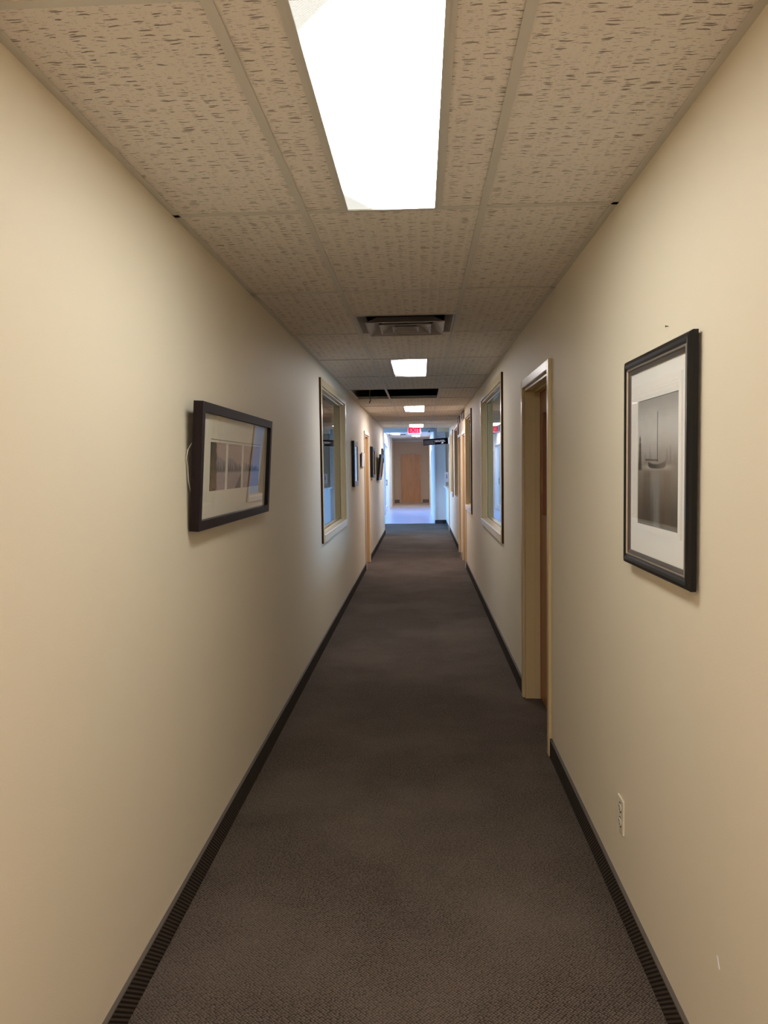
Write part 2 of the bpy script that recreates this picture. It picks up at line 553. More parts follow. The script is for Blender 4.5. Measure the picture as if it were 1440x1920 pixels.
# end of the suspended ceiling: a small upstand to the higher lobby ceiling
MB().box(XL, XR, YE - 0.03, YE, ZC, TOP - 0.005).build('ceiling_edge', tee_m, ceiling)
struct(box('ceiling_lobby', lobby_m, None, -2.9, 4.2, YE, YC, ZL, TOP - 0.002))
struct(box('ceiling_corridor', lobby_m, None, -2.9, XE + 0.12, YC, YEND + 0.3, ZF, TOP - 0.002))
struct(box('trim_2', lobby_m, None, -2.6, XE + 0.021, YC - 0.1, YC + 0.05, 2.476, ZF + 0.05))

# ------------------------------------------------------------------ windows between hall and offices
def sided(side):
    return (XL, -1) if side == 'left' else (XR, 1)
win_no = [0]
def window(side, ya, yb):
    win_no[0] += 1
    x, s = sided(side)
    za, zb = WIN_Z
    cw, cp = 0.062, 0.018
    r = struct(empty('window_%d' % win_no[0], at(x, (ya + yb) / 2, za)))
    inv = r.matrix_world.inverted()
    def part(name, mat, *b, bev=0.0):
        o = box(name, mat, r, *b, bev=bev)
        o.data.transform(inv)
        return o
    X = lambda u: x + s * u
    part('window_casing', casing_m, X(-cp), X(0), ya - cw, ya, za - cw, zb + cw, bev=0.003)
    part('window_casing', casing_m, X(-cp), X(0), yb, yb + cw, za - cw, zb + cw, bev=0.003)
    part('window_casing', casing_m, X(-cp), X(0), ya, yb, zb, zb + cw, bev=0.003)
    part('casing_edge', edge_m, X(-cp + 0.001), X(0), ya - cw - 0.004, ya - cw, za - cw, zb + cw)
    part('window_apron', sill_m, X(-cp - 0.002), X(0), ya, yb, za - cw, za - 0.008, bev=0.003)
    part('window_sill', sill_m, X(-cp - 0.004), X(TH), ya, yb, za - 0.012, za + 0.008, bev=0.003)
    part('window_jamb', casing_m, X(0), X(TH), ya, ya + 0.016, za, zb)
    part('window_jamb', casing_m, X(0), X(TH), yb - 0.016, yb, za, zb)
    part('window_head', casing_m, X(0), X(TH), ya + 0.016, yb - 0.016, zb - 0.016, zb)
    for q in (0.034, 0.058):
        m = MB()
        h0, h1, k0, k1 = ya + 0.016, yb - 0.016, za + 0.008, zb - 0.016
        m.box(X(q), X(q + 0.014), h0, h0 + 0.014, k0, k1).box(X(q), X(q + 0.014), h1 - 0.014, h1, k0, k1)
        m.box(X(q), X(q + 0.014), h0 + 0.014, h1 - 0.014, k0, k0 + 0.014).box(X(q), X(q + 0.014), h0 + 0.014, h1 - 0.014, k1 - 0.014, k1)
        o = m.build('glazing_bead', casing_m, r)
        o.data.transform(inv)
    part('window_pane', glass_m, X(0.050), X(0.056), ya + 0.017, yb - 0.017, za + 0.009, zb - 0.017)
for a, b in WINS_L:
    window('left', a, b)
for a, b in WINS_R:
    window('right', a, b)

# ------------------------------------------------------------------ doors
def knob(parent, inv, x, y, z, s, mat=brass_m):
    m = MB().lathe([(0.030, 0), (0.030, 0.006), (0.012, 0.010), (0.011, 0.030), (0.022, 0.036), (0.027, 0.048), (0.022, 0.060), (0.006, 0.065)], (x, y, z), (-s, 0, 0))
    o = m.build('door_knob', mat, parent, smooth=True)
    o.data.transform(inv)
door_no = [0]
def door(side, ya, yb, jamb, casing, leaf, lite=False, far_knob=False):
    door_no[0] += 1
    x, s = sided(side)
    cw, cp, zt = 0.052, 0.018, DOOR_Z
    r = struct(empty('door_%d' % door_no[0], at(x, (ya + yb) / 2, 0)))
    inv = r.matrix_world.inverted()
    X = lambda u: x + s * u
    def part(name, mat, *b, bev=0.0, parent=r):
        o = box(name, mat, parent, *b, bev=bev)
        o.data.transform(inv)
        return o
    part('door_casing', casing, X(-cp), X(0), ya - cw, ya, 0.004, zt + cw, bev=0.003)
    part('door_casing', casing, X(-cp), X(0), yb, yb + cw, 0.004, zt + cw, bev=0.003)
    part('door_casing', casing, X(-cp), X(0), ya, yb, zt, zt + cw, bev=0.003)
    part('door_jamb', jamb, X(0), X(TH + 0.02), ya, ya + 0.018, 0.004, zt)
    part('door_jamb', jamb, X(0), X(TH + 0.02), yb - 0.018, yb, 0.004, zt)
    part('door_head', jamb, X(0), X(TH + 0.02), ya + 0.018, yb - 0.018, zt - 0.018, zt)
    part('door_stop', jamb, X(0.060), X(0.095), yb - 0.028, yb - 0.018, 0.006, zt - 0.018)
    part('door_stop', jamb, X(0.060), X(0.095), ya + 0.018, ya + 0.028, 0.006, zt - 0.018)
    part('door_stop', jamb, X(0.060), X(0.095), ya + 0.028, yb - 0.028, zt - 0.028, zt - 0.018)
    u0, u1 = 0.097, 0.135
    la, lb, lz0, lz1 = ya + 0.020, yb - 0.020, 0.012, zt - 0.020
    if lite:
        ga, gb, g0, g1 = la + 0.13, lb - 0.13, 1.22, 1.89
        m = MB().box(X(u0), X(u1), la, ga, lz0, lz1).box(X(u0), X(u1), gb, lb, lz0, lz1)
        m.box(X(u0), X(u1), ga, gb, lz0, g0).box(X(u0), X(u1), ga, gb, g1, lz1)
        lf = m.build('door_leaf', leaf, r)
        lf.data.transform(inv)
        m = MB()
        m.box(X(u0 - 0.006), X(u1), ga, ga + 0.014, g0, g1).box(X(u0 - 0.006), X(u1), gb - 0.014, gb, g0, g1)
        m.box(X(u0 - 0.006), X(u1), ga + 0.014, gb - 0.014, g0, g0 + 0.014).box(X(u0 - 0.006), X(u1), ga + 0.014, gb - 0.014, g1 - 0.014, g1)
        o = m.build('lite_bead', leaf, lf); o.data.transform(inv)
        o = box('lite_glass', glass_m, lf, X(0.113), X(0.119), ga + 0.014, gb - 0.014, g0 + 0.014, g1 - 0.014)
        o.data.transform(inv)
    else:
        lf = part('door_leaf', leaf, X(u0), X(u1), la, lb, lz0, lz1)
    ky = lb - 0.07 if far_knob else la + 0.07
    knob(lf, inv, X(u0), ky, 1.0, s)
    return r
door('left', *DOORS_L[0], oak_m, sill_m, oak_m, far_knob=False)
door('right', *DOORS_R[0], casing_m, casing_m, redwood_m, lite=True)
door('right', *DOORS_R[1], oak_m, sill_m, oak_m)
door('right', *DOORS_R[2], oak_m, sill_m, oak_m)

# ------------------------------------------------------------------ far end: lobby, counter, column, corridor
struct(box('trim_3', oak_m, None, XR - 0.02, XR + 0.10, 18.452, 18.60, 0, 2.25))
struct(box('wall_return', wall_m, None, XR + 0.10, 4.2, 18.45, 18.58, 0, TOP))
ctr = empty('reception_counter', at(0.66, 19.85, 0))
tag(ctr, 'grey reception counter with a pale top at the right end of the hall', 'counter')
def cpart(name, mat, *b, bev=0.0):
    o = box(name, mat, ctr, *b, bev=bev)
    o.data.transform(ctr.matrix_world.inverted())
cpart('front_panel', lobby_m, XR - 0.015, XR + 0.06, 18.62, 20.79, 0.10, 0.99)
cpart('toe_kick', black_m, XR - 0.02, XR + 0.06, 18.62, 20.79, 0, 0.10)
cpart('counter_top', white_m, XR - 0.07, XR + 0.45, 18.62, 20.79, 0.99, 1.03, bev=0.006)
struct(box('wall_column', column_m, None, XE + 0.022, 0.655, 20.80, YC + 0.25, 0.1, TOP))
struct(box('baseboard_column', black_m, None, XE + 0.020, 0.66, 20.785, YC + 0.25, 0, 0.10))
struct(box('trim_4', white_m, None, 0.640, 0.662, 20.775, 20.80, 0.10, 2.44))
struct(box('trim_5', white_m, None, XE + 0.012, XE + 0.036, 20.775, 20.80, 0.10, 2.476))
struct(box('wall_soffit', wall_m, None, 0.40, XR + 0.10, 18.60, 18.72, 2.37, ZL + 0.02))
struct(box('wall_booth', endwall_m, None, 0.655, 4.4, 20.80, YC + 0.1, 0, TOP))
# far corridor
wall_y('wall_corridor_left', lobby_m, XW - 0.12, XW, 24.5, YEND, 0, TOP, [(24.75, 27.35, 0, 2.30), (27.95, 28.95, 0, 2.05)])
struct(box('wall_lobby_far', lobby_m, None, -4.4, XW - 0.12, 24.5, 24.62, 0, TOP))
wall_y('wall_corridor_right', lobby_m, XE, XE + 0.12, YC + 0.25, YEND, 0, TOP, [(21.35, 22.65, 0, 2.30), (24.2, 25.2, 0, 2.05)])
struct(box('wall_end', endwall_m, None, -2.4, 1.2, YEND, YEND + 0.2, 0, TOP))
struct(box('trim_6', wall_m, None, XW, XW + 0.03, 29.9, YEND, 0, ZF))
struct(box('trim_7', wall_m, None, XE - 0.02, XE, 29.6, YEND, 0, ZF))
struct(box('trim_8', white_m, None, XW, XE, YEND - 0.05, YEND, ZF - 0.07, ZF))
struct(box('wall_outer', lobby_m, None, -2.4, -2.2, 24.62, YEND, 0, 0.2))
for xa, xb in ((XW + 0.03, -0.93), (0.055, XE - 0.02)):
    struct(box('baseboard_end', principled('end_base', (0.22, 0.16, 0.12), 0.6) if 'end_base' not in MATS else MATS['end_base'], None, xa, xb, YEND - 0.015, YEND, 0, 0.14))
# end door
door_no[0] += 1
r = struct(empty('door_%d' % door_no[0], at(-0.44, YEND, 0)))
inv = r.matrix_world.inverted()
def dp(name, mat, *b, bev=0.0, parent=r):
    o = box(name, mat, parent, *b, bev=bev)
    o.data.transform(inv)
    return o
dp('door_casing', endwall_m, -0.93, -0.87, YEND - 0.03, YEND, 0, 2.14, bev=0.004)
dp('door_casing', endwall_m, -0.01, 0.05, YEND - 0.03, YEND, 0, 2.14, bev=0.004)
dp('door_casing', endwall_m, -0.87, -0.01, YEND - 0.03, YEND, 2.08, 2.14, bev=0.004)
lf = dp('door_leaf', maple_m, -0.865, -0.015, YEND - 0.018, YEND - 0.001, 0.03, 2.075)
o = MB().lathe([(0.036, 0), (0.036, 0.008), (0.014, 0.012), (0.013, 0.034), (0.028, 0.042), (0.034, 0.056), (0.026, 0.07), (0.008, 0.074)], (-0.085, YEND - 0.018, 1.06), (0, -1, 0)).build('door_knob', brass_m, lf, smooth=True)
o.data.transform(inv)
o = MB().lathe([(0.03, 0), (0.03, 0.015), (0.02, 0.02)], (0.015, YEND - 0.03, 1.675), (0, -1, 0)).build('door_latch', white_m, r)
o.data.transform(inv)

def side_door(x, s, ya, yb, zt, mat, frame, glassy, rows_=()):
    door_no[0] += 1
    r = struct(empty('door_%d' % door_no[0], at(x, (ya + yb) / 2, 0)))
    inv = r.matrix_world.inverted()
    def p(name, m_, *b, parent=r, bev=0.0):
        o = box(name, m_, parent, *b, bev=bev); o.data.transform(inv); return o
    X = lambda u: x + s * u
    p('door_casing', frame, X(-0.025), X(0.12), ya, ya + 0.05, 0, zt)
    p('door_casing', frame, X(-0.025), X(0.12), yb - 0.05, yb, 0, zt)
    p('door_casing', frame, X(-0.025), X(0.12), ya + 0.05, yb - 0.05, zt - 0.05, zt)
    n = max(1, round((yb - ya - 0.1) / 1.25))
    wd = (yb - ya - 0.1) / n
    for k in range(n):
        a, b = ya + 0.05 + k * wd + 0.004, ya + 0.05 + (k + 1) * wd - 0.004
        if glassy:
            m = MB().box(X(0.03), X(0.07), a, a + 0.06, 0.01, zt - 0.055).box(X(0.03), X(0.07), b - 0.06, b, 0.01, zt - 0.055)
            m.box(X(0.03), X(0.07), a + 0.06, b - 0.06, 0.01, 0.20).box(X(0.03), X(0.07), a + 0.06, b - 0.06, zt - 0.13, zt - 0.055)
            lf = m.build('door_leaf', frame, r); lf.data.transform(inv)
            p('door_glass', glass_m, X(0.047), X(0.053), a + 0.06, b - 0.06, 0.20, zt - 0.13, parent=lf)
        else:
            lf = p('door_leaf', mat, X(0.03), X(0.07), a, b, 0.01, zt - 0.055)
        o = MB().box(X(-0.02), X(0.0), a + 0.05, a + 0.075, 0.92, 1.12).box(X(0.0), X(0.03), a + 0.055, a + 0.07, 0.93, 0.95).box(X(0.0), X(0.03), a + 0.055, a + 0.07, 1.09, 1.11).build('door_handle', black_m, lf)
        o.data.transform(inv)
side_door(XW, -1, 24.75, 27.35, 2.30, None, white_m, True)
side_door(XW, -1, 27.95, 28.95, 2.05, lobby_m, lobby_m, False)
side_door(XE, 1, 21.35, 22.65, 2.30, None, white_m, True)
side_door(XE, 1, 24.2, 25.2, 2.05, white_m, white_m, False)

# glazed front of the lobby and the office window on the right: daylight comes in here
def storefront(x, ya, yb, z0, z1, n):
    win_no[0] += 1
    r = struct(empty('window_%d' % win_no[0], at(x, (ya + yb) / 2, z0)))
    inv = r.matrix_world.inverted()
    def p(name, m_, *b):
        o = box(name, m_, r, *b); o.data.transform(inv)
    p('window_rail', white_m, x - 0.05, x + 0.05, ya, yb, z0, z0 + 0.06)
    p('window_rail', white_m, x - 0.05, x + 0.05, ya, yb, z1 - 0.06, z1)
    wd = (yb - ya) / n
    for k in range(n + 1):
        y = ya + k * wd
        p('window_mullion', white_m, x - 0.05, x + 0.05, max(y - 0.03, ya), min(y + 0.03, yb), z0 + 0.06, z1 - 0.06)
    for k in range(n):
        p('window_pane', glass_m, x - 0.004, x + 0.004, ya + k * wd + 0.03, ya + (k + 1) * wd - 0.03, z0 + 0.06, z1 - 0.06)
storefront(-2.7, YE, 24.5, 0.0, ZL, 5)
storefront(4.3, 5.9, 9.4, 0.9, 2.3, 3)
struct(box('ground', ground_m, None, -40, -2.4 - 2.0, Y0 - 20, 60, -0.4, -0.2))
struct(box('ground', ground_m, None, 1.2, 4.4, 20.9, 60, -0.4, -0.2))
struct(box('ground', ground_m, None, 4.4, 40, Y0 - 20, 60, -0.4, -0.2))

# ------------------------------------------------------------------ ceiling lights
def light(y0, label, x0=XF[0], x1=XF[1], z=ZC, length=PITCH, lens=None):
    xm, ym = (x0 + x1) / 2, y0 + length / 2
    hw, hl_ = (x1 - x0) / 2 - 0.002, length / 2 - 0.006
    r = empty('ceiling_light', at(xm, ym, z))
    tag(r, label, 'light', 'fluorescent lights down the hall')
    m = MB()
    i = 0.010
    loops = lambda a, b, zz: [(-a, -b, zz), (a, -b, zz), (a, b, zz), (-a, b, zz)]
    m.rings([loops(hw, hl_, 0.006), loops(hw, hl_, -0.003), loops(hw - i, hl_ - i, -0.003), loops(hw - i, hl_ - i, 0.008)])
    m.build('frame', housing_m, r)
    m = MB().rings([loops(hw, hl_, 0.006), loops(hw, hl_, 0.10)])
    m.poly(loops(hw, hl_, 0.10))
    m.build('housing', housing_m, r)
    MB().box(-hw + i, hw - i, -hl_ + i, hl_ - i, 0.001, 0.004).build('diffuser', lens or lens_m, r)
    return r
light(ROW0 - 5 * PITCH, 'added ceiling fill light behind the viewpoint, out of view', lens=lens_fill_m)
light(ROW0 - 3 * PITCH, 'added ceiling fill light right above the viewpoint, out of view', lens=lens_fill_m)
light(ROW0 - PITCH, 'large lit fluorescent panel in the ceiling nearest the viewer')
light(ROW0 + 3 * PITCH, 'lit ceiling panel just beyond the square air diffuser', lens=lens_mid_m)
light(ROW0 + 7 * PITCH, 'lit ceiling panel just beyond the gap of missing tiles', lens=lens_far_m)
light(ROW0 + 11 * PITCH, 'small lit ceiling panel right above the red exit sign', lens=lens_far_m)
light(25.6, 'far lit ceiling panel on the left, past the carpet', -1.03, -0.70, ZF - 0.007, 1.2, lens_far_m)
light(27.6, 'far lit ceiling panel in the middle, past the carpet', -0.33, -0.02, ZF - 0.007, 1.3, lens_far_m)
box('ceiling_gap', deck_m, struct(empty('trim_9', at(0, 0, 0))), -1.12, -0.52, 26.7, 27.4, ZF - 0.004, ZF + 0.002)

# ------------------------------------------------------------------ air diffuser
vy = ROW0 + PITCH * 1 + 0.612 + 0.3065
r = empty('air_diffuser', at((XT[0] + XT[1]) / 2, vy, ZC))
tag(r, 'square grey metal air diffuser with nested louvres in the ceiling', 'vent')
sq = lambda a, z: [(-a, -a, z), (a, -a, z), (a, a, z), (-a, a, z)]
MB().rings([sq(0.300, 0.004), sq(0.300, 0.0), sq(0.285, 0.0), sq(0.245, 0.05)]).build('outer_pan', grille_m, r)
MB().rings([sq(0.245, 0.05), sq(0.245, 0.095), sq(0.01, 0.095)]).build('throat', throat_m, r)
for a in (0.236, 0.156, 0.080):
    d = 0.066
    MB().rings([sq(a, -0.030), sq(a, -0.027), sq(a - d, 0.016), sq(a - d, 0.013), sq(a - 0.008, -0.026), sq(a - 0.008, -0.030)], closed=True).build('louvre_ring', grille_m, r)
MB().box(-0.03, 0.03, -0.03, 0.03, 0.0, 0.006).build('centre_plate', grille_m, r)

# ------------------------------------------------------------------ loose cable in the gap of missing tiles
tag(MB().tube([(-0.60, 9.55, TOP), (-0.62, 9.60, 2.66), (-0.63, 9.7, 2.55), (-0.645, 9.85, 2.46), (-0.64, 9.93, 2.41), (-0.655, 9.95, 2.37)], 0.006).build('loose_cable', cable_m),
    'black cable end dangling from the gap of missing ceiling tiles', 'cable')

# ------------------------------------------------------------------ framed pictures
def sweep(name, W, H, prof, mat, parent, smooth=False):
    lp = [[(-W / 2 + i, -H / 2 + i, z), (W / 2 - i, -H / 2 + i, z), (W / 2 - i, H / 2 - i, z), (-W / 2 + i, H / 2 - i, z)] for i, z in prof]
    return MB().rings(lp, closed=True).build(name, mat, parent)
def printed(name, x0, x1, y0, y1, z, nx, ny, fn, parent, rough=0.7):
    me = bpy.data.meshes.new(name)
    vs, fs, cols = [], [], []
    for j in range(ny + 1):
        for i in range(nx + 1):
            u, v = i / nx, j / ny
            vs.append((x0 + (x1 - x0) * u, y0 + (y1 - y0) * v, z))
            cols.append(fn(u, v))
    for j in range(ny):
        for i in range(nx):
            a = j * (nx + 1) + i
            fs.append((a, a + 1, a + nx + 2, a + nx + 1))
    me.from_pydata(vs, [], fs)
    at_ = me.color_attributes.new('ink', 'FLOAT_COLOR', 'POINT')
    for k, c in enumerate(cols):
        at_.data[k].color = (*c, 1)
    if 'printed_ink' not in MATS:
        m = principled('printed_ink', (1, 1, 1), rough)
        a = N(m, 'ShaderNodeAttribute', attribute_name='ink')
        base(m, a.outputs['Color'])
    me.materials.append(MATS['printed_ink'])
    o = bpy.data.objects.new(name, me)
    C.objects.link(o)
    o.parent = parent
    return o
def mix(a, b, t):
    t = max(0.0, min(1.0, t))
    return tuple(x + (y - x) * t for x, y in zip(a, b))
def smooth(a, b, x):
    t = max(0.0, min(1.0, (x - a) / (b - a)))
    return t * t * (3 - 2 * t)
def hash2(i, j):
    return (math.sin(i * 127.1 + j * 311.7) * 43758.5453) % 1.0
def vnoise(x, y):
    i, j = math.floor(x), math.floor(y)
    fx, fy = x - i, y - j
    fx, fy = fx * fx * (3 - 2 * fx), fy * fy * (3 - 2 * fy)
    a = hash2(i, j) + (hash2(i + 1, j) - hash2(i, j)) * fx
    b = hash2(i, j + 1) + (hash2(i + 1, j + 1) - hash2(i, j + 1)) * fx
    return a + (b - a) * fy
def boat(u, v):
    """misty mooring: pale sky, spruce shadows, a moored boat with a tall mast and its reflection"""
    sky = mix((0.36, 0.34, 0.33), (0.68, 0.67, 0.66), smooth(0.5, 0.72, v))
    sky = mix(sky, (0.46, 0.45, 0.44), smooth(0.8, 1.0, v))
    sea = mix((0.085, 0.070, 0.058), (0.30, 0.27, 0.24), smooth(0.05, 0.50, v))
    c = mix(sea, sky, smooth(0.47, 0.53, v))
    n = vnoise(u * 9, v * 22)
    c = mix(c, (0.2, 0.18, 0.16), 0.12 * n)
    # spruce on the left, fainter trees behind
    tip, b_ = 0.72, 0.44
    if b_ < v < tip:
        wdt = 0.055 * (1 - (v - b_) / (tip - b_)) + 0.022 * vnoise(3, v * 60)
        c = mix(c, (0.05, 0.04, 0.035), 0.9 * smooth(wdt, wdt * 0.55, abs(u - 0.055)))
    for cx, tp, wd, k in ((0.33, 0.63, 0.06, 0.22), (0.74, 0.60, 0.05, 0.3), (0.82, 0.62, 0.035, 0.3), (0.20, 0.58, 0.07, 0.2), (0.92, 0.57, 0.07, 0.2)):
        if 0.48 < v < tp:
            wdt = wd * (1 - (v - 0.48) / (tp - 0.48)) + 0.012
            c = mix(c, (0.14, 0.12, 0.11), k * smooth(wdt, wdt * 0.4, abs(u - cx)))
    # reflections in the water
    if v < 0.46:
        for cx, wd, k, col in ((0.25, 0.13, 0.45, (0.06, 0.048, 0.038)), (0.50, 0.10, 0.5, (0.26, 0.27, 0.28)), (0.75, 0.10, 0.35, (0.16, 0.12, 0.085))):
            c = mix(c, col, k * smooth(wd, wd * 0.5, abs(u - cx)) * smooth(0.46, 0.40, v))
    # pale shallows round the hull
    c = mix(c, (0.62, 0.58, 0.54), 0.6 * smooth(0.035, 0.0, abs(v - 0.465)) * smooth(0.46, 0.2, abs(u - 0.5)))
    # mast, boom and hull
    if 0.50 < v < 0.885:
        c = mix(c, (0.05, 0.045, 0.042), 0.95 * smooth(0.012, 0.004, abs(u - 0.515)))
    if 0.20 < u < 0.54:
        y = 0.523 - 0.02 * (u - 0.2)
        c = mix(c, (0.06, 0.05, 0.045), 0.85 * smooth(0.011, 0.003, abs(v - y)))
    if 0.28 < u < 0.72:
        q = (u - 0.28) / 0.44
        top = 0.486 + 0.022 * (2 * q - 0.9) ** 2
        bot = 0.452 + 0.020 * (2 * q - 1) ** 4
        ins = smooth(bot - 0.004, bot + 0.006, v) * smooth(top + 0.006, top - 0.004, v)
        c = mix(c, mix((0.035, 0.03, 0.028), (0.16, 0.15, 0.145), smooth(0.3, 0.9, q)), 0.95 * ins)
    return c
def river(seed):
    def fn(u, v):
        sky = mix((0.44, 0.34, 0.32), (0.50, 0.38, 0.34), v)
        c = mix(sky, (0.52, 0.40, 0.33), 0.6 * smooth(0.5, 0.75, vnoise(u * 3 + seed, v * 7)))
        # far mountain and shore trees
        ridge = 0.60 + 0.12 * math.sin(2.2 * u + seed) + 0.05 * vnoise(u * 6, seed)
        c = mix(c, (0.24, 0.215, 0.25), 0.85 * smooth(ridge, ridge - 0.05, v) * smooth(0.3, 0.36, v))
        tr = 0.43 + 0.24 * vnoise(u * 15 + seed * 5, 1.3)
        c = mix(c, (0.065, 0.045, 0.055), 0.85 * smooth(tr, tr - 0.08, v) * smooth(0.36, 0.42, v))
        # water / snow
        wtr = mix((0.36, 0.28, 0.30), (0.48, 0.38, 0.38), vnoise(u * 4, v * 18 + seed))
        c = mix(wtr, c, smooth(0.35, 0.39, v))
        if seed == 1:          # birch trunk on the left edge
            edge = 0.46 - 0.12 * v + 0.05 * vnoise(v * 12, 4)
            bark = mix((0.015, 0.008, 0.010), (0.22, 0.13, 0.085), vnoise(u * 26 + v * 5, v * 11) * smooth(0.9, 0.2, v))
            c = mix(c, bark, 1.0 * smooth(edge + 0.02, edge - 0.02, u))
        if seed == 2:          # dark bank
            c = mix(c, (0.08, 0.05, 0.045), 0.9 * smooth(0.0, 0.05, (u - 0.55) * 0.9 - v * 1.1 + 0.02) * smooth(0.40, 0.36, v))
        return c
    return fn
def abstract(seed, a, b):
    return lambda u, v: mix(a, b, vnoise(u * 4 + seed, v * 6))

# big picture on the right wall
r = empty('framed_picture', wall_matrix('right', XR - 0.008, 2.206, 1.552))
tag(r, 'black framed print of a moored sailboat in mist, on the right wall', 'picture')
W_, H_ = 0.606, 0.637
sweep('frame', W_, H_, [(0, 0), (0, 0.013), (0.004, 0.019), (0.013, 0.0225), (0.022, 0.021), (0.030, 0.0165), (0.030, 0)], blackframe_m, r)
sweep('fillet', W_ - 0.058, H_ - 0.058, [(0, 0.004), (0, 0.019), (0.004, 0.020), (0.006, 0.016), (0.006, 0.004)], fillet_m, r)
sweep('lip', W_ - 0.072, H_ - 0.072, [(0, 0.004), (0, 0.0155), (0.010, 0.012), (0.010, 0.004)], umber_m, r)
pw, ph = 0.372, 0.368
cx, cy = W_ / 2 - 0.0325, H_ / 2 - 0.0325
px = 0.0
m = MB()
m.rings([[(-cx, -cy, 0.008), (cx, -cy, 0.008), (cx, cy, 0.008), (-cx, cy, 0.008)],
         [(-pw / 2, -pw / 2 + 0.002, 0.008), (pw / 2, -pw / 2 + 0.002, 0.008), (pw / 2, pw / 2 - 0.002, 0.008), (-pw / 2, pw / 2 - 0.002, 0.008)],
         [(-pw / 2, -pw / 2 + 0.002, 0.006), (pw / 2, -pw / 2 + 0.002, 0.006), (pw / 2, pw / 2 - 0.002, 0.006), (-pw / 2, pw / 2 - 0.002, 0.006)]])
m.build('mat_board', mat2_m, r)
printed('print', -pw / 2, pw / 2, -pw / 2, pw / 2, 0.0062, 150, 210, boat, r)
box('glass', picglass_m, r, -cx, cx, -cy, cy, 0.0095, 0.0115)
box('backing', umber_m, r, -cx - 0.01, cx + 0.01, -cy - 0.01, cy + 0.01, 0.0005, 0.0035)

# leaning triptych on the left wall
LEAN = math.radians(3.7)
W_, H_, D_ = 1.294, 0.474, 0.035
r = empty('framed_picture', wall_matrix('left', -0.795 - D_ * 0.998, 3.399, 1.560 + D_ * 0.0645, LEAN))
tag(r, 'wide dark brown frame with a three panel river sketch, leaning off the left wall', 'picture')
sweep('frame', W_, H_, [(0, 0), (0, D_), (0.036, D_), (0.036, 0)], darkwood_m, r)
cx, cy = W_ / 2 - 0.036, H_ / 2 - 0.036
panels = [(2.94, 3.19), (3.215, 3.475), (3.50, 3.86)]
zb_, zt_ = -0.097, 0.095
m = MB()
xs = [-cx] + [v - 3.399 for p in panels for v in p] + [cx]
for k in range(0, len(xs), 2):
    m.box(xs[k], xs[k + 1], zb_, zt_, 0.013, 0.016)
m.box(-cx, cx, zt_, cy, 0.013, 0.016)
m.box(-cx, cx, -cy, zb_, 0.013, 0.016)
m.build('mat_board', mat_m, r)
for k, (a, b) in enumerate(panels):
    printed('print', a - 3.399, b - 3.399, zb_, zt_, 0.0135, 60, 70, river(k + 1), r)
MB().box(panels[0][0] - 3.399, panels[2][1] - 3.399, zt_ + 0.010, zt_ + 0.0125, 0.016, 0.0164).build('mat_line', umber_m, r)
box('glass', picglass_m, r, -cx, cx, -cy, cy, 0.018, 0.0205)
box('backing', umber_m, r, -cx - 0.01, cx + 0.01, -cy - 0.01, cy + 0.01, 0.002, 0.010)
pts = [(-W_ / 2 + 0.012, 0.085, -0.004), (-W_ / 2 + 0.006, 0.06, -0.016), (-W_ / 2 - 0.004, 0.03, -0.018), (-W_ / 2 + 0.004, 0.0, -0.014), (-W_ / 2 + 0.003, -0.05, -0.010), (-W_ / 2 + 0.010, -0.09, -0.003)]
MB().tube(pts, 0.0016, 6).tube([(-W_ / 2 - 0.004, 0.03, -0.018), (-W_ / 2 - 0.014, 0.022, -0.016)], 0.0014, 6).build('hanging_wire', wire_m, r)

def far_picture(yc, zc, W_, H_, depth, face, frame_m, mat_, art, label, lean=0.0, roll=0.0, x=None, edge=None):
    M = wall_matrix('left', (x if x is not None else XL + 0.004), yc, zc, lean, roll)
    r = empty('framed_picture', M)
    tag(r, label, 'picture', 'framed pictures on the left wall')
    sweep('frame', W_, H_, [(0, 0), (0, depth), (face, depth), (face, 0)], frame_m, r)
    if edge:
        e = 0.0008
        sweep('frame_edge', W_ + 2 * e, H_ + 2 * e, [(0, 0), (0, depth - 0.004), (0.0005, depth - 0.004), (0.0005, 0)], edge, r)
    cx, cy = W_ / 2 - face, H_ / 2 - face
    iw, ih = cx * 0.62, cy * 0.62
    box('mat_board', mat_, r, -cx, cx, -cy, cy, depth - 0.018, depth - 0.015)
    printed('print', -iw, iw, -ih, ih, depth - 0.0148, 20, 20, art, r)
    box('glass', picglass_m, r, -cx, cx, -cy, cy, depth - 0.011, depth - 0.009)
    return r
far_picture(9.71, 1.594, 0.54, 0.565, 0.036, 0.065, silver_m, mat2_m, abstract(3, (0.35, 0.4, 0.5), (0.6, 0.65, 0.72)),
            'silver faced picture with black sides, just before the left oak door', edge=blackframe_m)
far_picture(13.17, 1.630, 0.60, 0.51, 0.045, 0.05, blackframe_m, mat2_m, abstract(8, (0.4, 0.36, 0.33), (0.6, 0.55, 0.5)),
            'black framed picture just past the left oak door', roll=math.radians(-1.6))
far_picture(15.25, 1.545, 1.15, 0.50, 0.040, 0.055, blackframe_m, mat_m, abstract(12, (0.42, 0.38, 0.33), (0.55, 0.5, 0.44)),
            'wide black picture leaning far off the left wall near its end', lean=math.radians(6.5), x=XL + 0.032)
far_picture(16.85, 1.79, 0.56, 0.31, 0.028, 0.03, blackframe_m, mat2_m, abstract(21, (0.5, 0.5, 0.58), (0.7, 0.7, 0.76)),
            'small black framed picture, last one on the left wall', roll=0.0)

# small white notice on the near casing of the left oak door
r = empty('wall_notice', wall_matrix('left', XL + 0.012, 11.02, 1.655, math.radians(2)))
tag(r, 'small white notice board beside the left oak door', 'notice')
box('board', slot_m, r, -0.25, 0.25, -0.10, 0.10, 0.0, 0.012)
box('sheet', paper_m, r, -0.246, 0.246, -0.097, 0.097, 0.012, 0.0145)

